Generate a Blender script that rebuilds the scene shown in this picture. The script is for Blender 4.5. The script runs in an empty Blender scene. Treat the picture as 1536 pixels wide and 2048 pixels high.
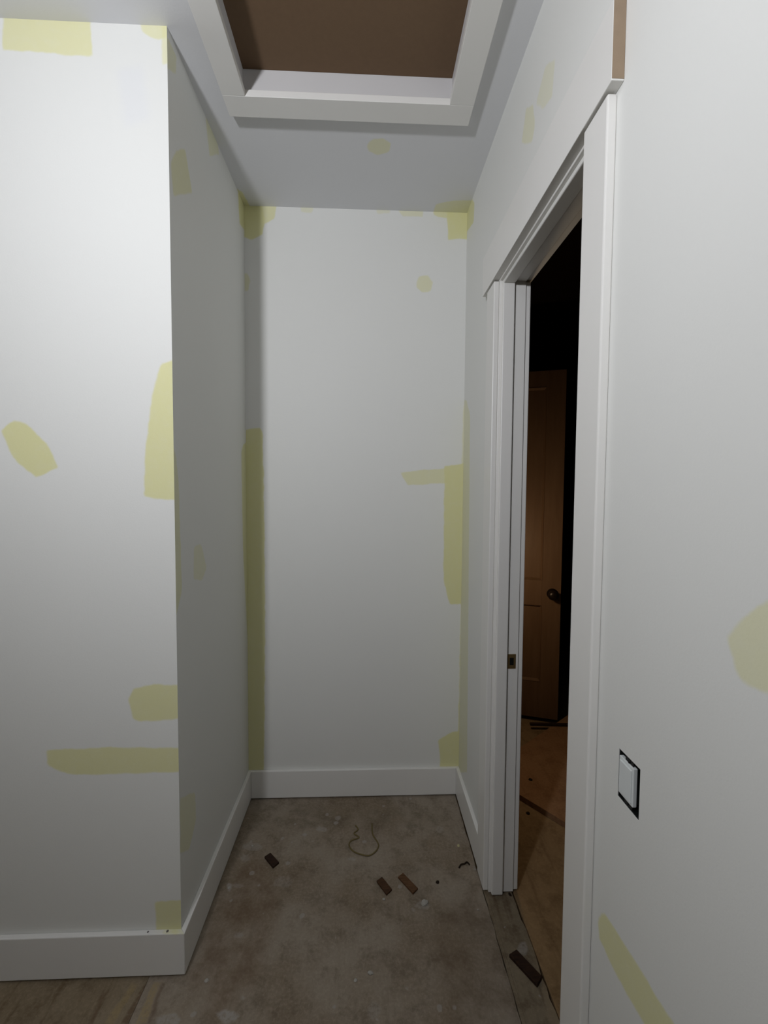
import bpy, bmesh, math, random
from mathutils import Vector, Matrix
from math import sin, cos, pi

# ------------------------------------------------------------------ camera
F_PX, YAW, PITCH, ROLL, CAM_H = 866.07, 0.039722, -0.047329, 0.0068608, 1.3056
FW = Vector((sin(YAW)*cos(PITCH), cos(YAW)*cos(PITCH), sin(PITCH)))
_R = Vector((cos(YAW), -sin(YAW), 0)); _U = _R.cross(FW)
RT = _R*cos(ROLL)+_U*sin(ROLL); UP = -_R*sin(ROLL)+_U*cos(ROLL)
CAM = Vector((0, 0, CAM_H))
scene = bpy.context.scene
COL = scene.collection
cd = bpy.data.cameras.new('camera'); cam = bpy.data.objects.new('camera', cd); COL.objects.link(cam)
cd.sensor_fit = 'HORIZONTAL'; cd.sensor_width = 36; cd.lens = F_PX*36/1536
cd.clip_start = 0.02
M = Matrix((RT, UP, -FW)).transposed().to_4x4(); M.translation = CAM
cam.matrix_world = M
scene.camera = cam

# ------------------------------------------------------------------ world, lights, exposure
w = bpy.data.worlds.new('world'); scene.world = w; w.use_nodes = True
w.node_tree.nodes['Background'].inputs[0].default_value = (0.6, 0.7, 1, 1)
w.node_tree.nodes['Background'].inputs[1].default_value = 0.0
scene.view_settings.view_transform = 'Standard'
scene.view_settings.look = 'None'
scene.view_settings.gamma = 1
scene.view_settings.exposure = 0.0
scene.view_settings.use_curve_mapping = False

def point(name, loc, power, col, r):
    l = bpy.data.lights.new(name, 'POINT'); l.energy = power; l.color = col; l.shadow_soft_size = r
    o = bpy.data.objects.new(name, l); o.location = loc; COL.objects.link(o)
def flood(name, loc, aim, power, col, size, spread=180):
    l = bpy.data.lights.new(name, 'AREA'); l.shape = 'DISK'; l.size = size; l.energy = power; l.color = col; l.spread = math.radians(spread)
    o = bpy.data.objects.new(name, l); COL.objects.link(o); o.location = loc
    o.rotation_euler = Vector(aim).to_track_quat('-Z', 'Y').to_euler()
flood('work_light', (-0.65, -0.24, 1.95), (0.42, 0.9, 0.28), 16.4, (0.970, 0.985, 1.045), 0.09)   # small work lamp beside the photographer, tilted upward
point('far_room_bulb', (0.565, 1.98, 0.98), 4.6, (1.0, 0.74, 0.47), 0.04)           # dim warm lamp in the next room

# ------------------------------------------------------------------ dimensions
XL, XR, D, D1, H = -0.4951, 0.4021, 1.8030, 1.1355, 2.44
WT = 0.082                      # thickness of the right hand wall
XW, YR = -2.2, -2.3             # far limits of the room behind the camera
OY0, OY1, OZ = 0.799, 1.337, 1.950   # clear door opening

def un(u, v, ax, val):
    d = FW + RT*((u-768)/F_PX) - UP*((v-1024)/F_PX)
    t = (val-CAM[ax])/d[ax]
    return CAM + d*t

# ------------------------------------------------------------------ materials
def nmat(name):
    m = bpy.data.materials.new(name); m.use_nodes = True
    nt = m.node_tree; b = nt.nodes['Principled BSDF']
    return m, nt, b
def nd(nt, typ, **kw):
    n = nt.nodes.new(typ)
    for k, v in kw.items(): setattr(n, k, v)
    return n
def math_n(nt, op, a, b=None, c=None, clamp=False):
    n = nd(nt, 'ShaderNodeMath', operation=op); n.use_clamp = clamp
    for i, x in enumerate((a, b, c)):
        if x is None: continue
        if isinstance(x, (int, float)): n.inputs[i].default_value = x
        else: nt.links.new(x, n.inputs[i])
    return n.outputs[0]
def mixc(nt, fac, a, b):
    n = nd(nt, 'ShaderNodeMix', data_type='RGBA')
    for s, x in ((n.inputs[0], fac), (n.inputs[6], a), (n.inputs[7], b)):
        if isinstance(x, (int, float)): s.default_value = x
        elif isinstance(x, tuple): s.default_value = (*x, 1)
        else: nt.links.new(x, s)
    return n.outputs[2]
def noise(nt, vec, scale, detail=2, rough=0.5, out=0):
    n = nd(nt, 'ShaderNodeTexNoise'); n.inputs['Scale'].default_value = scale
    n.inputs['Detail'].default_value = detail; n.inputs['Roughness'].default_value = rough
    if vec is not None: nt.links.new(vec, n.inputs['Vector'])
    return n.outputs[out]
def ramp(nt, x, lo, hi):
    n = nd(nt, 'ShaderNodeMapRange'); n.interpolation_type = 'SMOOTHSTEP'
    nt.links.new(x, n.inputs[0]); n.inputs[1].default_value = lo; n.inputs[2].default_value = hi
    return n.outputs[0]
def mapping(nt, vec, scale=(1,1,1), rot=(0,0,0), loc=(0,0,0)):
    n = nd(nt, 'ShaderNodeMapping'); nt.links.new(vec, n.inputs[0])
    n.inputs['Location'].default_value = loc; n.inputs['Rotation'].default_value = rot; n.inputs['Scale'].default_value = scale
    return n.outputs[0]
def bump(nt, b, h, strength, dist):
    n = nd(nt, 'ShaderNodeBump'); n.inputs['Strength'].default_value = strength; n.inputs['Distance'].default_value = dist
    nt.links.new(h, n.inputs['Height']); nt.links.new(n.outputs[0], b.inputs['Normal'])
def warped(nt, amp, scale):
    tc = nd(nt, 'ShaderNodeTexCoord').outputs['Object']
    nz = noise(nt, tc, scale, 3, 0.55, 1)
    s = nd(nt, 'ShaderNodeVectorMath', operation='SUBTRACT'); nt.links.new(nz, s.inputs[0]); s.inputs[1].default_value = (.5,.5,.5)
    k = nd(nt, 'ShaderNodeVectorMath', operation='SCALE'); nt.links.new(s.outputs[0], k.inputs[0]); k.inputs['Scale'].default_value = amp
    a = nd(nt, 'ShaderNodeVectorMath', operation='ADD'); nt.links.new(tc, a.inputs[0]); nt.links.new(k.outputs[0], a.inputs[1])
    return tc, a.outputs[0]
def poly_mask(nt, vec, pts, ax, soft, rnd):
    """convex blob: smooth maximum of the signed distances to the edges; pts are 3D points in the plane ax=const"""
    i, j = [k for k in range(3) if k != ax]
    P = [(p[i], p[j]) for p in pts]
    area = sum(P[k][0]*P[(k+1) % len(P)][1]-P[(k+1) % len(P)][0]*P[k][1] for k in range(len(P)))
    if area < 0: P.reverse()
    cur = None
    for k in range(len(P)):
        (x0, y0), (x1, y1) = P[k], P[(k+1) % len(P)]
        dx, dy = x1-x0, y1-y0; L = math.hypot(dx, dy)
        if L < 1e-5: continue
        nx, ny = dy/L, -dx/L
        v = [0, 0, 0]; v[i] = nx; v[j] = ny
        dt = nd(nt, 'ShaderNodeVectorMath', operation='DOT_PRODUCT'); nt.links.new(vec, dt.inputs[0]); dt.inputs[1].default_value = v
        s = math_n(nt, 'SUBTRACT', dt.outputs['Value'], nx*x0+ny*y0)
        cur = s if cur is None else math_n(nt, 'SMOOTH_MAX', cur, s, rnd)
    m = nd(nt, 'ShaderNodeMapRange'); m.interpolation_type = 'SMOOTHSTEP'; nt.links.new(cur, m.inputs[0])
    m.inputs[1].default_value = soft; m.inputs[2].default_value = -soft
    return m.outputs[0]

YEL = (0.72, 0.70, 0.37)
def wall_mat(name, ax, val, patches, base=(0.768, 0.771, 0.738), marks=()):
    m, nt, b = nmat(name)
    tc, wv = warped(nt, 0.012, 24)
    lo = noise(nt, tc, 2.5, 2)
    col = mixc(nt, lo, tuple(c*0.975 for c in base), base)
    for poly, op in patches:
        pts = [un(u, v, ax, val) for u, v in poly]
        mk = poly_mask(nt, wv, pts, ax, 0.0035, 0.011)
        mott = math_n(nt, 'MULTIPLY_ADD', noise(nt, tc, 45, 3), 0.35, 0.82, clamp=True)
        f = math_n(nt, 'MULTIPLY', math_n(nt, 'MULTIPLY', mk, op), mott)
        col = mixc(nt, f, col, YEL)
    for poly, op, c in marks:
        pts = [un(u, v, ax, val) for u, v in poly]
        mk = poly_mask(nt, wv, pts, ax, 0.015, 0.02)
        col = mixc(nt, math_n(nt, 'MULTIPLY', mk, op), col, c)
    nt.links.new(col, b.inputs['Base Color'])
    b.inputs['Roughness'].default_value = 0.62
    b.inputs['Specular IOR Level'].default_value = 0.3
    bump(nt, b, noise(nt, tc, 260, 3), 0.12, 0.0012)
    return m

def simple(name, col, rough, spec=0.4, var=0.05, nscale=8, bs=0.0, bscale=200, metal=0.0):
    m, nt, b = nmat(name)
    tc = nd(nt, 'ShaderNodeTexCoord').outputs['Object']
    c = mixc(nt, noise(nt, tc, nscale, 4), tuple(x*(1-var) for x in col), tuple(min(1, x*(1+var)) for x in col))
    nt.links.new(c, b.inputs['Base Color']); b.inputs['Roughness'].default_value = rough
    b.inputs['Specular IOR Level'].default_value = spec; b.inputs['Metallic'].default_value = metal
    if bs: bump(nt, b, noise(nt, tc, bscale, 3), bs, 0.001)
    return m

front_p = [
 ([(6,25),(180,30),(185,117),(95,108),(6,103)], .8), ([(278,30),(360,30),(360,75),(310,78),(284,64)], .7), ([(322,30),(360,30),(360,125),(326,130)], .6),
 ([(360,715),(322,728),(303,795),(291,900),(288,992),(330,1000),(360,1000)], .95),
 ([(2,862),(28,840),(52,846),(100,895),(116,935),(72,956),(38,930),(10,885)], .95),
 ([(257,1400),(268,1376),(300,1368),(400,1372),(400,1438),(345,1440),(300,1452),(266,1438)], .9),
 ([(94,1500),(230,1494),(390,1496),(390,1542),(220,1550),(135,1548),(94,1530)], .9),
 ([(310,1803),(400,1800),(400,1890),(316,1890)], .85)]
M_FRONT = wall_mat('wall_paint_front', 1, D1, front_p, marks=[([(235,140),(285,130),(300,235),(250,255)], .2, (.66,.68,.76))])
left_p = [
 ([(320,75),(335,75),(352,110),(352,150),(320,128)], .5), ([(341,330),(352,300),(370,298),(384,385),(348,392)], .65),
 ([(411,235),(430,248),(438,308),(419,312)], .55), ([(476,385),(520,380),(520,480),(496,470),(479,446)], .95),
 ([(477,925),(486,890),(520,860),(520,1545),(494,1545),(486,1100)], .8), ([(330,860),(350,900),(357,960),(364,1185),(352,1235),(330,1235)], .6),
 ([(388,1095),(402,1088),(413,1135),(404,1162),(387,1158)], .45), ([(360,1598),(390,1583),(392,1640),(378,1700),(360,1705)], .5)]
M_LEFT = wall_mat('wall_paint_left', 0, XL, left_p)
back_p = [
 ([(470,395),(522,395),(530,440),(525,470),(505,480),(470,470)], .95), ([(500,395),(548,395),(553,412),(549,436),(530,448),(500,440)], .8),
 ([(470,548),(495,546),(501,560),(497,582),(470,580)], .55),
 ([(470,862),(520,855),(529,868),(534,900),(531,1200),(537,1560),(470,1560)], .95),
 ([(832,568),(838,553),(856,551),(866,566),(861,582),(846,585),(834,577)], .6),
 ([(893,410),(960,410),(940,478),(896,479)], .95), ([(864,410),(905,410),(905,435),(885,436),(868,430)], .75),
 ([(790,410),(845,410),(846,434),(805,433)], .5), ([(752,410),(782,410),(780,427),(755,428)], .35), ([(598,400),(630,400),(624,425),(603,425)], .4),
 ([(801,946),(835,940),(900,936),(900,966),(815,970)], .7),
 ([(889,932),(960,922),(960,1207),(900,1209),(887,1160)], .95),
 ([(927,812),(960,800),(960,935),(923,938)], .45), ([(922,1205),(960,1205),(960,1470),(916,1480)], .75),
 ([(877,1480),(905,1463),(960,1460),(960,1560),(882,1560)], .95)]
M_BACK = wall_mat('wall_paint_back', 1, D, back_p)
right_p = [
 ([(915,440),(941,395),(949,405),(947,445),(915,490)], .85),
 ([(1052,218),(1066,208),(1070,250),(1064,285),(1043,287)], .45), ([(1073,205),(1091,132),(1110,120),(1104,195),(1084,220)], .35),
 ([(1454,1275),(1480,1238),(1536,1200),(1600,1190),(1600,1400),(1502,1377),(1476,1350)], .6),
 ([(1195,1838),(1212,1828),(1258,1900),(1300,1968),(1400,2135),(1320,2130),(1238,1960),(1198,1890)], .85),
 ([(905,810),(933,800),(940,830),(934,1545),(905,1545)], .5)]
M_RIGHT = wall_mat('wall_paint_right', 0, XR, right_p)
M_CEIL = wall_mat('ceiling_paint', 2, H, [
 ([(734,290),(742,279),(765,276),(783,287),(778,303),(755,310),(738,303)], .6),
 ([(866,424),(872,408),(900,402),(960,400),(960,440),(866,440)], .6), ([(470,375),(486,385),(502,415),(470,415)], .8)], base=(0.72, 0.725, 0.735))
M_PLAIN = wall_mat('wall_paint_warm_bounce', 1, D, [], base=(0.62, 0.56, 0.43))  # unseen walls, cream tint picked to warm the bounced light
M_TRIM = simple('trim_paint', (0.78, 0.77, 0.735), 0.38, 0.45, 0.02, 6, 0.05, 120)
M_LINING = simple('lining_paint', (0.60, 0.59, 0.585), 0.5, 0.4, 0.03, 6)  # even base colour, darker than the trim boards
M_MDF = simple('raw_mdf', (0.30, 0.225, 0.155), 0.8, 0.2, 0.10, 60, 0.2, 400)
M_HATCH = simple('hardboard', (0.155, 0.098, 0.056), 0.75, 0.25, 0.08, 90, 0.2, 500)
M_BLACK = simple('black_plastic', (0.006, 0.007, 0.006), 0.5, 0.3)
M_DEVICE = simple('white_plastic', (0.70, 0.73, 0.72), 0.35, 0.5, 0.02)
M_BRASS = simple('brass', (0.35, 0.24, 0.10), 0.4, 0.5, 0.15, 40, metal=0.8)
M_DARKKNOB = simple('dark_bronze', (0.02, 0.012, 0.008), 0.35, 0.5, 0.1, metal=0.5)
M_DARKWALL = simple('near_black_wall', (0.012, 0.006, 0.004), 0.9, 0.1, 0.2, 5)  # even near-black base for the next room's walls and ceiling
M_CRUMB = simple('plaster', (0.38, 0.36, 0.32), 0.9, 0.2, 0.12, 60, 0.3, 300)
M_CRUMBY = simple('yellow_plaster', (0.5, 0.45, 0.26), 0.9, 0.2, 0.12, 60, 0.3, 300)
M_DARKBIT = simple('dark_debris', (0.018, 0.011, 0.006), 0.85, 0.2, 0.2, 60)
M_STRING = simple('twine', (0.16, 0.125, 0.055), 0.9, 0.1, 0.2, 120)

def wood(name, a, b_, scale=(60, 4, 60), rot=0.0, rough=0.7, bs=0.25):
    m, nt, b = nmat(name)
    tc = nd(nt, 'ShaderNodeTexCoord').outputs['Object']
    v = mapping(nt, tc, scale, (0, 0, rot))
    n1 = noise(nt, v, 1.0, 6, 0.6)
    c = mixc(nt, ramp(nt, n1, 0.3, 0.7), a, b_)
    nt.links.new(c, b.inputs['Base Color']); b.inputs['Roughness'].default_value = rough
    b.inputs['Specular IOR Level'].default_value = 0.25
    bump(nt, b, n1, bs, 0.001)
    return m
M_CHIP_DK = wood('dark_stained_wood', (0.016, 0.007, 0.004), (0.034, 0.014, 0.006), (40, 300, 40))
M_CHIP_BR = wood('brown_stained_wood', (0.035, 0.015, 0.006), (0.080, 0.036, 0.014), (40, 300, 40))
M_CHIP_LT = wood('light_brown_stained_wood', (0.075, 0.036, 0.013), (0.125, 0.060, 0.027), (40, 300, 40))
M_DOOR = wood('door_brown', (0.118, 0.068, 0.037), (0.142, 0.084, 0.047), (30, 30, 3), 0, 0.42, 0.1)

def floor_mat(name, c_dark, c_mid, c_lite, spl, streak_rot, streak_amt, warm=None, speck=0.75):
    m, nt, b = nmat(name)
    tc, wv = warped(nt, 0.014, 32)
    n_lo = noise(nt, tc, 3.2, 5, 0.6)
    n_mid = noise(nt, mapping(nt, tc, (1, 1, 1), (0, 0, 0.5)), 14, 7, 0.68)
    n_st = noise(nt, mapping(nt, tc, (34, 3.5, 1), (0, 0, streak_rot)), 1, 6, 0.6)
    n_hi = noise(nt, tc, 110, 5, 0.7)
    c = mixc(nt, ramp(nt, n_lo, 0.34, 0.62), c_mid, c_lite)
    c = mixc(nt, math_n(nt, 'MULTIPLY', ramp(nt, n_mid, 0.46, 0.66), 0.55), c, c_dark)
    c = mixc(nt, math_n(nt, 'MULTIPLY', ramp(nt, n_st, 0.52, 0.7), streak_amt), c, c_dark)
    c = mixc(nt, math_n(nt, 'MULTIPLY', ramp(nt, n_hi, 0.4, 0.75), 0.35), c, tuple(x*1.5 for x in c_lite))
    if warm:
        for poly, op, wc in warm:
            mk = poly_mask(nt, wv, [un(u, v, 2, 0) for u, v in poly], 2, 0.03, 0.03)
            mk = math_n(nt, 'MULTIPLY', mk, ramp(nt, n_mid, 0.3, 0.6))
            c = mixc(nt, math_n(nt, 'MULTIPLY', mk, op), c, wc)
    # fine splashes of plaster dust
    vo = nd(nt, 'ShaderNodeTexVoronoi'); vo.inputs['Scale'].default_value = 26; nt.links.new(wv, vo.inputs['Vector'])
    spr = nd(nt, 'ShaderNodeSeparateColor'); nt.links.new(vo.outputs['Color'], spr.inputs[0])
    rad = math_n(nt, 'MULTIPLY', math_n(nt, 'SUBTRACT', spr.outputs[0], speck), 0.9)
    sp = ramp(nt, math_n(nt, 'SUBTRACT', rad, vo.outputs['Distance']), -0.05, 0.03)
    c = mixc(nt, math_n(nt, 'MULTIPLY', sp, 0.6), c, (0.34, 0.315, 0.28))
    for poly, op, sc in spl:
        mk = poly_mask(nt, wv, [un(u, v, 2, 0) for u, v in poly], 2, 0.004, 0.005)
        mk = math_n(nt, 'MULTIPLY', mk, ramp(nt, n_hi, 0.25, 0.55))
        c = mixc(nt, math_n(nt, 'MULTIPLY', mk, op), c, sc)
    nt.links.new(c, b.inputs['Base Color'])
    b.inputs['Roughness'].default_value = 0.85; b.inputs['Specular IOR Level'].default_value = 0.2
    hsum = math_n(nt, 'ADD', n_hi, math_n(nt, 'MULTIPLY', sp, 0.8))
    bump(nt, b, hsum, 0.35, 0.002)
    return m
def blob(u, v, a, bb, n=7, seed=0):
    r = random.Random(seed+int(u*7+v))
    return [(u+a*cos(2*pi*k/n)*r.uniform(.8, 1.15), v+bb*sin(2*pi*k/n)*r.uniform(.8, 1.15)) for k in range(n)]
LT = (0.36, 0.335, 0.30)
splats = [([(306,1966),(320,1966),(292,2048),(272,2048)], .6, (0.36,0.27,0.13)), ([(322,1966),(330,1966),(300,2048),(294,2048)], .5, (0.10,0.05,0.025)), (blob(455, 2032, 22, 15), .8, LT), (blob(337, 2040, 26, 14), .6, LT), (blob(643, 1658, 14, 7), .5, LT), (blob(676, 1636, 6, 5), .6, LT),
  (blob(505, 1693, 22, 9), .4, LT), (blob(490, 1716, 12, 8), .35, LT), (blob(458, 1775, 6, 8), .7, LT), (blob(475, 1772, 12, 5), .4, LT),
  (blob(478, 1870, 12, 6), .45, LT), (blob(704, 1718, 9, 4), .5, LT), (blob(748, 2020, 14, 18), .3, LT), (blob(846, 1810, 15, 10), .4, LT),
  (blob(486, 1996, 5, 4), .6, LT), (blob(880, 1660, 8, 8), .3, LT), (blob(827, 1820, 4, 4), .5, LT), (blob(565, 1765, 20, 12), .25, LT)]
wp = [([(372,1960),(470,1740),(520,1700),(560,1790),(520,1950),(430,2048)], .5, (0.165,0.108,0.066)),
      ([(860,1840),(960,1760),(1010,1900),(1080,2048),(900,2048)], .45, (0.150,0.106,0.068)),
      ([(900,1620),(500,1606),(480,1650),(560,1660),(900,1650)], .3, (0.130,0.105,0.068))]
M_FLOOR = floor_mat('dusty_subfloor', (0.120,0.088,0.058), (0.205,0.158,0.108), (0.285,0.240,0.186), splats, 0.9, 0.25, wp)
YS, DS = (0.36,0.27,0.13), (0.10,0.05,0.025)
stk = [([(288,1968),(302,1968),(262,2048),(240,2048)], .6, DS), ([(306,1966),(318,1966),(285,2048),(268,2048)], .7, YS), ([(262,1968),(276,1968),(225,2048),(208,2048)], .5, YS), ([(205,1985),(212,1985),(185,2048),(176,2048)], .4, DS)]
M_FLOOR2 = floor_mat('stained_plywood', (0.12,0.082,0.045), (0.20,0.150,0.090), (0.25,0.20,0.135), stk+[(blob(337, 2040, 26, 14), .6, LT)], 0.35, 0.75, None, 0.85)
M_THRESH = floor_mat('rough_threshold', (0.085,0.058,0.034), (0.155,0.115,0.070), (0.21,0.168,0.112), [(blob(1045,1895,10,16), .5, LT), (blob(980,1760,18,14), .35, LT)], -0.02, 0.7, None, 0.8)
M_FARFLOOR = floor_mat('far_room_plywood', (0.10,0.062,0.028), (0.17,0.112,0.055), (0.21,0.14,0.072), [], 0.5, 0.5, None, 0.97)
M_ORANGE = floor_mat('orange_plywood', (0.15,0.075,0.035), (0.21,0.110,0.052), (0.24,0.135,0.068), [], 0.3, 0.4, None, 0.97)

# ------------------------------------------------------------------ mesh helpers
def bx(bm, x0, x1, y0, y1, z0, z1):
    vs = [bm.verts.new((x, y, z)) for x in (x0, x1) for y in (y0, y1) for z in (z0, z1)]
    for f in ((0,1,3,2),(4,6,7,5),(0,4,5,1),(2,3,7,6),(0,2,6,4),(1,5,7,3)):
        bm.faces.new([vs[i] for i in f])
def obj(name, bm, mat, parent=None, bevel=0.0, seg=2, loc=None, smooth=False):
    bmesh.ops.recalc_face_normals(bm, faces=bm.faces)
    me = bpy.data.meshes.new(name); bm.to_mesh(me); bm.free(); me.materials.append(mat)
    o = bpy.data.objects.new(name, me); COL.objects.link(o)
    if loc: o.location = loc
    if parent is not None: o.parent = parent
    if smooth:
        for p in me.polygons: p.use_smooth = True
    if bevel:
        m = o.modifiers.new('bevel', 'BEVEL'); m.width = bevel; m.segments = seg; m.limit_method = 'ANGLE'; m.harden_normals = False
    return o
def box(name, b, mat, parent=None, bevel=0.0, seg=2):
    bm = bmesh.new(); bx(bm, *b); return obj(name, bm, mat, parent, bevel, seg)
def tag(o, label, cat, group=None, kind=None):
    o['label'] = label; o['category'] = cat
    if group: o['group'] = group
    if kind: o['kind'] = kind
    return o
def empty(name, loc=(0,0,0), rz=0.0):
    o = bpy.data.objects.new(name, None); COL.objects.link(o); o.location = loc; o.rotation_euler = (0,0,rz); o.empty_display_size = 0.05
    return o
def slab(name, ax, a0, a1, u, v, holes, mat, parent=None):
    """a slab between a0 and a1 along axis ax, with rectangular holes cut right through"""
    us = sorted({u[0], u[1], *[h[0] for h in holes], *[h[1] for h in holes]})
    vs = sorted({v[0], v[1], *[h[2] for h in holes], *[h[3] for h in holes]})
    i, j = [k for k in range(3) if k != ax]
    bm = bmesh.new(); cache = {}
    def V(a, p, q):
        k = (a, p, q)
        if k not in cache:
            c = [0, 0, 0]; c[ax] = a; c[i] = p; c[j] = q; cache[k] = bm.verts.new(c)
        return cache[k]
    def solid(p, q):
        if p < 0 or q < 0 or p >= len(us)-1 or q >= len(vs)-1: return False
        cu, cv = (us[p]+us[p+1])/2, (vs[q]+vs[q+1])/2
        return not any(h[0] < cu < h[1] and h[2] < cv < h[3] for h in holes)
    for p in range(len(us)-1):
        for q in range(len(vs)-1):
            if not solid(p, q): continue
            for a in (a0, a1):
                bm.faces.new([V(a, us[p], vs[q]), V(a, us[p+1], vs[q]), V(a, us[p+1], vs[q+1]), V(a, us[p], vs[q+1])])
            for dp, dq, e0, e1 in ((-1,0,(p,q),(p,q+1)), (1,0,(p+1,q),(p+1,q+1)), (0,-1,(p,q),(p+1,q)), (0,1,(p,q+1),(p+1,q+1))):
                if not solid(p+dp, q+dq):
                    A = (us[e0[0]], vs[e0[1]]); B = (us[e1[0]], vs[e1[1]])
                    bm.faces.new([V(a0, *A), V(a0, *B), V(a1, *B), V(a1, *A)])
    return obj(name, bm, mat, parent)
def extrude_poly(name, pts, z0, z1, mat, parent=None, bevel=0.0):
    bm = bmesh.new()
    b = [bm.verts.new((x, y, z0)) for x, y in pts]; t = [bm.verts.new((x, y, z1)) for x, y in pts]
    bm.faces.new(b); bm.faces.new(t)
    for k in range(len(pts)):
        l = (k+1) % len(pts); bm.faces.new([b[k], b[l], t[l], t[k]])
    return obj(name, bm, mat, parent, bevel)

# ------------------------------------------------------------------ the shell
S = 'structure'
FX0, FX1, FY1 = XR+WT, 3.3, 4.6                       # the next room
HB = (0.600, 0.6535, 0.8235, 0.9015)                    # electrical box cut-out in wall_right: y0 y1 z0 z1
o = extrude_poly('wall_front', [(XW, D1), (XL, D1), (XL-0.1, D1+0.1), (XW, D1+0.1)], 0, H, M_FRONT)
tag(o, 'white wall with yellow primer patches, left of the alcove', 'wall', kind=S)
o = extrude_poly('wall_left', [(XL, D1), (XL, D+0.1), (XL-0.1, D+0.1), (XL-0.1, D1+0.1)], 0, H, M_LEFT)
tag(o, 'shaded side wall of the alcove with faint yellow patches', 'wall', kind=S)
o = slab('wall_back', 1, D, D+0.1, (XL, XR+WT), (0, H), [], M_BACK)
tag(o, 'narrow white end wall of the alcove with yellow edges', 'wall', kind=S)
o = slab('wall_right', 0, XR, XR+WT, (YR, D), (0, H), [(OY0-0.018, OY1+0.018, -1, OZ+0.018), HB], M_RIGHT)
tag(o, 'white wall holding the doorway and the uncovered electrical box', 'wall', kind=S)
o = slab('wall_rear', 1, YR-0.1, YR, (XW, XR+WT), (0, H), [], M_PLAIN); tag(o, 'unseen wall behind the camera, cream to warm the bounce', 'wall', kind=S)
o = slab('wall_side', 0, XW-0.1, XW, (YR, D1+0.1), (0, H), [], M_PLAIN); tag(o, 'unseen wall far left of the camera, cream to warm the bounce', 'wall', kind=S)
# next room: dark walls
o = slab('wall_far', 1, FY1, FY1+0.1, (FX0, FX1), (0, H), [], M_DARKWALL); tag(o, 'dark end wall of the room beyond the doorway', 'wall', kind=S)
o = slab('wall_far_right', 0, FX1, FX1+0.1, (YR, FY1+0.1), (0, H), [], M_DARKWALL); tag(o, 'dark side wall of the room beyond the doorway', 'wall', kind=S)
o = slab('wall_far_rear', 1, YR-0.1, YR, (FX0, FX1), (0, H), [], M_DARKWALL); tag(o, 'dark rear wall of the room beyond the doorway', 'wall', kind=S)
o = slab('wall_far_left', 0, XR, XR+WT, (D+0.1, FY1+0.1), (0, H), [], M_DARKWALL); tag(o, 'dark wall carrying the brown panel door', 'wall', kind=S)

HX0, HX1, HY0, HY1 = -0.3505, 0.2336, 0.53, 1.2955      # hatch clear opening
LN = 0.016; g = 0.007
o = slab('ceiling', 2, H, H+0.09, (XW-0.1, XR+WT), (YR-0.1, D+0.1), [(HX0-g-LN, HX1+g+LN, HY0-g-LN, HY1+g+LN)], M_CEIL)
tag(o, 'white ceiling with the attic hatch opening', 'ceiling', kind=S)

o = slab('ceiling_far', 2, H, H+0.09, (XR+WT, FX1+0.1), (YR-0.1, FY1+0.1), [], M_DARKWALL); tag(o, 'dark ceiling of the room beyond the doorway', 'ceiling', kind=S)

# floor: a base with the sheets that lie on it
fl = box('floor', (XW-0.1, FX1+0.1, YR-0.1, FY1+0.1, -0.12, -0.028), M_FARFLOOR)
tag(fl, 'dusty unfinished subfloor', 'floor', kind=S)
SX = -0.578
def ragged(x0, x1, y0, y1, n, amp, seed):
    r = random.Random(seed); L = []; Rr = []
    for k in range(n+1):
        y = y0+(y1-y0)*k/n
        L.append((x0+r.uniform(-amp, amp)*0.6, y)); Rr.append((x1+r.uniform(-amp, amp), y))
    return L+Rr[::-1]
r_ = random.Random(8)
edge = [(0.3862+r_.uniform(-0.0016, 0.0016), YR+(D+0.02-YR)*k/170) for k in range(171)]
seam_e = [(SX+0.0008+r_.uniform(-0.001, 0.001), YR+(D1+0.02-YR)*k/120) for k in range(121)]
extrude_poly('subfloor_sheet', [(SX, D+0.02)]+seam_e[::-1]+edge, -0.028, 0, M_FLOOR, fl)
extrude_poly('plywood_sheet', [(XW, D1+0.02), (XW, YR)]+[(x-0.0012, y) for x, y in seam_e], -0.028, -0.0008, M_FLOOR2, fl)
th = extrude_poly('threshold_strip', ragged(0.3885, 0.482, OY0-0.016, OY1+0.016, 22, 0.003, 3), -0.028, -0.0035, M_THRESH, fl, 0.0008)
seam = extrude_poly('seam_splinter', ragged(0.3990, 0.4045, OY0-0.01, OY1+0.05, 26, 0.0013, 5), -0.0036, -0.0012, M_THRESH, fl, 0)
box('subfloor_sheet', (0.4865, FX1, YR, FY1, -0.028, -0.005), M_FARFLOOR, fl, 0.001)
# raised sheet in the next room, its near edge running diagonally past the doorway
e0 = Vector((0.657, 1.762)); e1 = Vector((0.782, 1.603)); dr = (e1-e0).normalized()
pA = e0-dr*((e0.x-0.51)/abs(dr.x))*1.0; pA = e0-dr*0.19; pB = e0+dr*1.2
nn = Vector((-dr.y, dr.x))
if nn.x < 0: nn = -nn
extrude_poly('raised_sheet', [tuple(pA), tuple(pB), tuple(pB+nn*1.22), tuple(pA+nn*1.22+dr*0.0)], -0.0045, 0.019, M_ORANGE, fl, 0.001)

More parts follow.
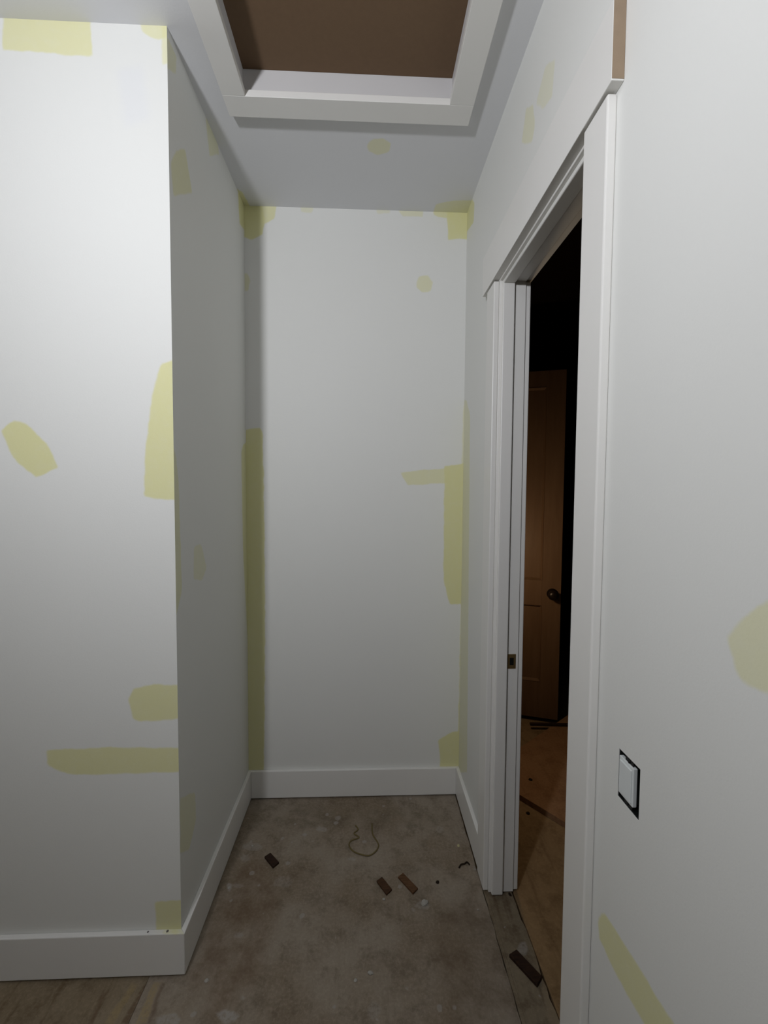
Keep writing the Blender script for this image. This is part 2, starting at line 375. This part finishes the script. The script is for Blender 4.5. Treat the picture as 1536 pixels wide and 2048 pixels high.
# ------------------------------------------------------------------ baseboards
BT, BH, BZ = 0.014, 0.123, 0.0065
def base_run(name, pts, mat, label):
    """board following a wall line: pts = wall-side polyline + room-side polyline (mitred)"""
    o = extrude_poly(name, pts, BZ, BH, mat, None, 0.0022)
    return tag(o, label, 'baseboard', kind=S)
mb = wall_mat('baseboard_front_paint', 1, D1-BT, [([(318,1850),(400,1850),(400,1868),(322,1868)], .8)], base=(0.77,0.76,0.73))
mb.node_tree.nodes['Principled BSDF'].inputs['Roughness'].default_value = 0.4
base_run('baseboard_front', [(XW, D1), (XL, D1), (XL+BT, D1-BT), (XW, D1-BT)], mb, 'white baseboard under the bright wall on the left')
base_run('baseboard_left', [(XL, D1), (XL, D), (XL+BT, D-BT), (XL+BT, D1-BT)], M_TRIM, 'white baseboard along the shaded side of the alcove')
base_run('baseboard_back', [(XL, D), (XR, D), (XR-BT, D-BT), (XL+BT, D-BT)], M_TRIM, 'white baseboard across the end of the alcove')
CW, CT = 0.078, 0.0165
base_run('baseboard_right', [(XR, D), (XR, OY1+0.005+CW), (XR-BT, OY1+0.005+CW), (XR-BT, D-BT)], M_TRIM, 'short white baseboard between alcove end and door casing')

# ------------------------------------------------------------------ doorway
dw = empty('door_1', (XR, (OY0+OY1)/2, 0)); tag(dw, 'white trimmed doorway in the right wall, door open out of sight', 'doorway', kind=S)
def dpart(name, b, mat=M_TRIM, bevel=0.0015, parent=dw):
    c = dw.location
    return box(name, (b[0]-c.x, b[1]-c.x, b[2]-c.y, b[3]-c.y, b[4], b[5]), mat, parent, bevel)
X1 = XR+WT
dpart('side_jamb', (XR, X1, OY1, OY1+0.018, 0.002, OZ+0.018))
dpart('side_jamb', (XR, X1, OY0-0.018, OY0, 0.002, OZ+0.018))
dpart('head_jamb', (XR, X1, OY0, OY1, OZ, OZ+0.018))
SA, SB, ST = XR+0.008, XR+0.044, 0.011
dpart('door_stop', (SA, SB, OY1-ST, OY1, 0.002, OZ), bevel=0.0025)
dpart('door_stop', (SA, SB, OY0, OY0+ST, 0.002, OZ), bevel=0.0025)
dpart('door_stop', (SA, SB, OY0+ST, OY1-ST, OZ-ST, OZ), bevel=0.0025)
CZ = OZ+0.001
def casing(y0, y1, x0, x1, name='side_casing'):
    return dpart(name, (x0, x1, y0, y1, 0.004, CZ), bevel=0.0028)
casing(OY0-0.005-CW, OY0-0.005, XR-CT, XR)
casing(OY1+0.005, OY1+0.005+CW, XR-CT, XR)
casing(OY0-0.005-CW, OY0-0.005, X1, X1+CT); casing(OY1+0.005, OY1+0.005+CW, X1, X1+CT)
hc = dpart('head_casing', (XR-0.0205, XR, 0.6985, 1.462, OZ+0.005, 2.079), bevel=0.0012)
ce = dpart('cut_end', (XR-0.0200, XR-0.0006, 0.6979, 0.6990, OZ+0.0075, 2.0778), M_MDF, 0, parent=hc); ce['label'] = 'raw brown end of the head board'
dpart('head_casing', (X1, X1+0.0205, 0.70, 1.462, OZ+0.005, 2.079), bevel=0.0012)
sp_ = dpart('strike_plate', (XR+0.047, XR+0.074, OY1-0.0012, OY1, 0.745, 0.792), M_BRASS, 0.0004); sp_['label'] = 'small brass strike plate'
dpart('latch_hole_shade', (XR+0.054, XR+0.067, OY1-0.0016, OY1-0.0012, 0.757, 0.780), M_BLACK, 0, parent=sp_)  # flat black plate, the hole's shade put into its colour

# ------------------------------------------------------------------ brown panel door in the next room
RB = Vector((1.083, 2.347, 0.0)); ang = math.atan2(-0.064, 0.192)           # latch edge, leaf runs back towards the hinge
LW, LH, LT_ = 0.62, 1.956, 0.035
d2 = empty('door_2', (RB.x, RB.y, 0.0), ang); tag(d2, 'brown two panel door standing open in the dark room beyond the doorway', 'door', kind=S)
def lp(name, s0, s1, z0, z1, y0=0.0, y1=LT_, mat=M_DOOR, bevel=0.0012, parent=d2):   # s measured from the latch edge towards the hinge
    return box(name, (-s1, -s0, y0, y1, z0, z1), mat, parent, bevel)
Z0 = 0.021
SW = 0.100
lp('stile', 0, SW, Z0, Z0+LH); lp('stile', LW-SW, LW, Z0, Z0+LH)
lp('rail', SW, LW-SW, Z0, 0.232); lp('rail', SW, LW-SW, 0.668, 0.812); lp('rail', SW, LW-SW, 1.885, Z0+LH)
def panel(z0, z1):
    p = lp('panel', SW-0.002, LW-SW+0.002, z0-0.002, z1+0.002, 0.014, 0.021, bevel=0)
    for y0, y1 in ((-0.0025, 0.014), (0.021, 0.0375)):
        bm = bmesh.new(); t = 0.011                          # sticking: a sloping frame round the panel
        A = [(-(LW-SW), z0), (-SW, z0), (-SW, z1), (-(LW-SW), z1)]
        Bq = [(-(LW-SW)+t, z0+t), (-SW-t, z0+t), (-SW-t, z1-t), (-(LW-SW)+t, z1-t)]
        yo, yi = (y0, y1) if y0 < 0.01 else (y1, y0)
        a = [bm.verts.new((x, yo, z)) for x, z in A]; b_ = [bm.verts.new((x, yi, z)) for x, z in Bq]; c_ = [bm.verts.new((x, yi, z)) for x, z in A]
        for k in range(4):
            l = (k+1) % 4
            bm.faces.new([a[k], a[l], b_[l], b_[k]]); bm.faces.new([c_[k], b_[k], b_[l], c_[l]]); bm.faces.new([a[k], c_[k], c_[l], a[l]])
        obj('panel_moulding', bm, M_DOOR, p)
panel(0.232, 0.668); panel(0.812, 1.885)
def lathe(name, prof, mat, parent, n=24, axis='y', loc=(0,0,0)):
    bm = bmesh.new(); rings = []
    for r, h in prof:
        ring = []
        for k in range(n):
            a = 2*pi*k/n
            co = (r*cos(a), h, r*sin(a)) if axis == 'y' else ((h, r*cos(a), r*sin(a)) if axis == 'x' else (r*cos(a), r*sin(a), h))
            ring.append(bm.verts.new(co))
        rings.append(ring)
    for i in range(len(rings)-1):
        for k in range(n):
            l = (k+1) % n; bm.faces.new([rings[i][k], rings[i][l], rings[i+1][l], rings[i+1][k]])
    bm.faces.new(rings[0]); bm.faces.new(rings[-1])
    return obj(name, bm, mat, parent, loc=loc, smooth=True)
for sgn, yb in ((-1, 0.0), (1, LT_)):
    kn = lathe('door_knob', [(0.030, yb), (0.030, yb+sgn*0.006), (0.012, yb+sgn*0.010), (0.011, yb+sgn*0.028), (0.022, yb+sgn*0.036), (0.027, yb+sgn*0.047), (0.024, yb+sgn*0.058), (0.010, yb+sgn*0.063)], M_DARKKNOB, d2, loc=(-0.045, 0, 0.74))
    kn['label'] = 'dark round door knob'
for z in (0.25, 0.98, 1.75):
    lp('hinge', LW, LW+0.004, z-0.045, z+0.045, 0.002, 0.033, M_BRASS, 0)

# ------------------------------------------------------------------ attic hatch
ht = empty('attic_hatch', ((HX0+HX1)/2, (HY0+HY1)/2, H))
tag(ht, 'attic hatch in the ceiling, brown board panel inside a white frame', 'hatch')
def hp(name, b, mat=None, bevel=0.0015):
    c = ht.location; mat = mat or M_LINING
    return box(name, (b[0]-c.x, b[1]-c.x, b[2]-c.y, b[3]-c.y, b[4]-c.z, b[5]-c.z), mat, ht, bevel)
TW, TT = 0.070, 0.019
def htrim(quad):
    c = ht.location
    bm = bmesh.new()
    lo = [bm.verts.new((x-c.x, y-c.y, -TT)) for x, y in quad]; hi = [bm.verts.new((x-c.x, y-c.y, 0)) for x, y in quad]
    bm.faces.new(lo); bm.faces.new(hi)
    for k in range(4): bm.faces.new([lo[k], lo[(k+1) % 4], hi[(k+1) % 4], hi[k]])
    obj('trim_board', bm, M_TRIM, ht, 0.0012)
a0, a1, b0, b1 = HX0, HX1, HY0, HY1
htrim([(a0-0.064, b1), (a1+TW, b1), (a1+TW, b1+TW), (a0-0.064, b1+TW)])
htrim([(a0-0.064, b0-TW), (a1+TW, b0-TW), (a1+TW, b0), (a0-0.064, b0)])
htrim([(a0-0.064, b0), (a0, b0), (a0, b1), (a0-0.064, b1)])
htrim([(a1, b0), (a1+TW, b0), (a1+TW, b1), (a1, b1)])
g = 0.007
TZ = H+0.062
hp('lining_board', (a0-g-LN, a1+g+LN, b1+g, b1+g+LN, H+0.0015, TZ)); hp('lining_board', (a0-g-LN, a1+g+LN, b0-g-LN, b0-g, H+0.0015, TZ))
hp('lining_board', (a0-g-LN, a0-g, b0-g, b1+g, H+0.0015, TZ)); hp('lining_board', (a1+g, a1+g+LN, b0-g, b1+g, H+0.0015, TZ))
pn = hp('hatch_panel', (a0-g-LN, a1+g+LN, b0-g-LN, b1+g+LN, TZ, TZ+0.012), M_HATCH, 0); pn['label'] = 'plain brown hardboard panel'

# ------------------------------------------------------------------ electrical box with uncovered device
eb = empty('electrical_outlet', (XR, (HB[0]+HB[1])/2, (HB[2]+HB[3])/2))
tag(eb, 'white electrical device without cover plate in a black wall box', 'outlet')
hw, hh = (HB[1]-HB[0])/2, (HB[3]-HB[2])/2
bm = bmesh.new()                                              # open black box
t = 0.0018
bx(bm, 0.001, 0.052, -hw, -hw+t, -hh, hh); bx(bm, 0.001, 0.052, hw-t, hw, -hh, hh)
bx(bm, 0.001, 0.052, -hw+t, hw-t, -hh, -hh+t); bx(bm, 0.001, 0.052, -hw+t, hw-t, hh-t, hh); bx(bm, 0.050, 0.052, -hw+t, hw-t, -hh+t, hh-t)
obj('wall_box', bm, M_BLACK, eb)
body = box('device_body', (0.006, 0.034, -0.0110, 0.0215, -0.0270, 0.0270), M_BLACK, eb, 0.001)
box('device_face', (-0.0008, 0.006, -0.0125, 0.0240, -0.0300, 0.0300), M_DEVICE, eb, 0.0012)
box('rocker', (-0.0030, -0.0006, -0.0095, 0.0205, -0.0255, 0.0255), M_DEVICE, eb, 0.0010)
st = box('mounting_strap', (0.0015, 0.003, -0.008, 0.012, -hh+0.002, hh-0.002), simple('dark_steel', (0.03,0.03,0.03), 0.5, 0.4, 0.1, metal=0.6), eb, 0.0003)
for s in (-1, 1):
    lathe('screw', [(0.003, 0.0015), (0.003, 0.0003), (0.0015, -0.0004)], M_BLACK, st, 12, 'x', (0, 0.002, s*(hh-0.006)))

# ------------------------------------------------------------------ debris on the floor
def chip(name, q, th, mat, label, group=None, z=0.0006):
    P = [un(u, v, 2, 0) for u, v in q]; c = sum(P, Vector())/4
    o = extrude_poly(name, [(p.x-c.x, p.y-c.y) for p in P], 0, th, mat, None, 0.0008)
    o.location = (c.x, c.y, z)
    return tag(o, label, 'wood scrap', group)
G = 'wood scraps on the floor'
chip('wood_scrap', [(529,1717),(541,1709),(558,1728),(546,1738)], 0.007, M_CHIP_DK, 'short near-black wood scrap near the left baseboard', G)
chip('wood_scrap', [(753,1765),(764,1757),(784,1782),(773,1792)], 0.006, M_CHIP_BR, 'small brown wood scrap just left of the lighter one mid-floor', G)
chip('wood_scrap', [(796,1757),(806,1749),(836,1780),(826,1790)], 0.006, M_CHIP_LT, 'lightest brown wood scrap in the middle of the floor', G)
chip('wood_scrap', [(1018,1914),(1033,1904),(1084,1958),(1074,1975)], 0.009, M_CHIP_DK, 'longest dark wood scrap, lying across the doorway threshold', G, z=-0.0008)

def lump(name, uv, r, mat, seed, label, cat, group=None, z=0.0, flat=0.5, pos=None):
    P = pos if pos is not None else un(*uv, 2, z); rr = random.Random(seed)
    bm = bmesh.new(); bmesh.ops.create_icosphere(bm, subdivisions=2, radius=r)
    sx, sy = rr.uniform(.8, 1.25), rr.uniform(.75, 1.1)
    for v in bm.verts:
        k = rr.uniform(.82, 1.15); v.co = Vector((v.co.x*sx*k, v.co.y*sy*k, max(v.co.z*flat*k, -r*flat*0.5)))
    o = obj(name, bm, mat, None, loc=(P.x, P.y, z+r*flat*0.5)); o.rotation_euler = (0, 0, rr.uniform(0, 6))
    return tag(o, label, cat, group)
PG = 'plaster crumbs on the floor'
for k, (uv, r, lab, mt) in enumerate([
    ((849,1807), .0105, 'biggest pale plaster crumb, below the lightest wood scrap', M_CRUMB), ((768,1799), .0052, 'pale plaster crumb just below the small brown wood scrap', M_CRUMB),
    ((741,1947), .0062, 'right one of two close plaster crumbs in the near floor', M_CRUMB), ((711,1961), .0042, 'left, smaller one of two close plaster crumbs in the near floor', M_CRUMB),
    ((413,1962), .0050, 'pale plaster crumb beside the outer baseboard corner', M_CRUMB), ((917,1692), .0058, 'yellowish plaster crumb beside the right baseboard', M_CRUMBY),
    ((505,1692), .0036, 'tiny pale crumb left of the near-black wood scrap', M_CRUMB), ((458,1776), .0042, 'pale crumb against the left alcove baseboard', M_CRUMB),
    ((956,1820), .0034, 'tiny pale crumb at the edge of the threshold', M_CRUMB)]):
    lump('plaster_crumb', uv, r, mt, 20+k, lab, 'crumb', PG)
for k, (u, r, lab) in enumerate([(296, .0026, 'left one of two grey specks on top of the left baseboard'), (335, .0034, 'right, larger of two grey specks on top of the left baseboard')]):
    p = un(u, 1866, 1, D1-0.007)
    lump('plaster_crumb', None, r, simple('grey_speck%d' % k, (.16,.15,.14), .9), 50+k, lab, 'crumb', 'specks on the baseboard', z=BH, pos=Vector((p.x, D1-0.007, 0)))
DG = 'dark debris on the floor'
lump('dark_crumb', (875,1765), .0062, M_DARKBIT, 61, 'black crumb right of the lightest wood scrap', 'debris', DG)
lump('dark_crumb', (1020,1790), .0055, M_DARKBIT, 62, 'black crumb on the threshold below the door casing', 'debris', DG, z=-0.0035)
lump('dark_crumb', (1061,1560), .0085, M_DARKBIT, 63, 'dark crumb on the orange plywood beyond the doorway', 'debris', DG, z=0.019)
lump('dark_crumb', (1056,1627), .0080, M_DARKBIT, 64, 'dark crumb on the shaded floor just inside the next room', 'debris', DG, z=-0.005)

def tube(name, pts, r, mat, n=8):
    """smooth tube through the points (Catmull-Rom)"""
    P = [pts[0]]+pts+[pts[-1]]; Q = []
    for i in range(1, len(P)-2):
        for k in range(8):
            t = k/8; a, b, c, d = P[i-1], P[i], P[i+1], P[i+2]
            Q.append(0.5*((2*b)+(c-a)*t+(2*a-5*b+4*c-d)*t*t+(3*b-a-3*c+d)*t**3))
    Q.append(P[-2]); bm = bmesh.new(); rings = []
    for i, q in enumerate(Q):
        tg = (Q[min(i+1, len(Q)-1)]-Q[max(i-1, 0)]).normalized(); s = tg.cross(Vector((0,0,1))).normalized(); u = s.cross(tg)
        rings.append([bm.verts.new(q+s*r*cos(2*pi*k/n)+u*r*sin(2*pi*k/n)) for k in range(n)])
    for i in range(len(rings)-1):
        for k in range(n): bm.faces.new([rings[i][k], rings[i][(k+1) % n], rings[i+1][(k+1) % n], rings[i+1][k]])
    bm.faces.new(rings[0]); bm.faces.new(rings[-1])
    return obj(name, bm, mat, None, smooth=True)
pts = []
for i, (u, v) in enumerate([(711,1652),(716,1660),(708,1668),(718,1676),(703,1682),(698,1691),(706,1703),(722,1710),(739,1712),(752,1703),(757,1691),(751,1679),(745,1668),(744,1648)]):
    p = un(u, v, 2, 0); p.z = 0.0022; pts.append(p)
tag(tube('string_loop', pts, 0.0024, M_STRING), 'loop of thin tan string on the floor near the alcove end', 'string')
pts = []
for u, v in [(918,1737),(922,1731),(929,1729),(934,1726),(939,1731)]:
    p = un(u, v, 2, 0); p.z = 0.0030; pts.append(p)
tag(tube('bent_twig', pts, 0.0026, M_DARKBIT), 'small dark curled scrap beside the door casing foot', 'debris')
a = un(1060, 1457, 2, 0); b = un(1150, 1459, 2, 0); dv = (b-a); L = dv.length
bm = bmesh.new(); bx(bm, 0, L, -0.009, 0.009, 0, 0.012)
o = obj('wood_strip', bm, M_CHIP_DK, None, 0.001); o.location = (a.x, a.y, 0.0192); o.rotation_euler = (0, 0, math.atan2(dv.y, dv.x))
tag(o, 'thin dark strip lying on the floor under the brown door', 'wood strip')
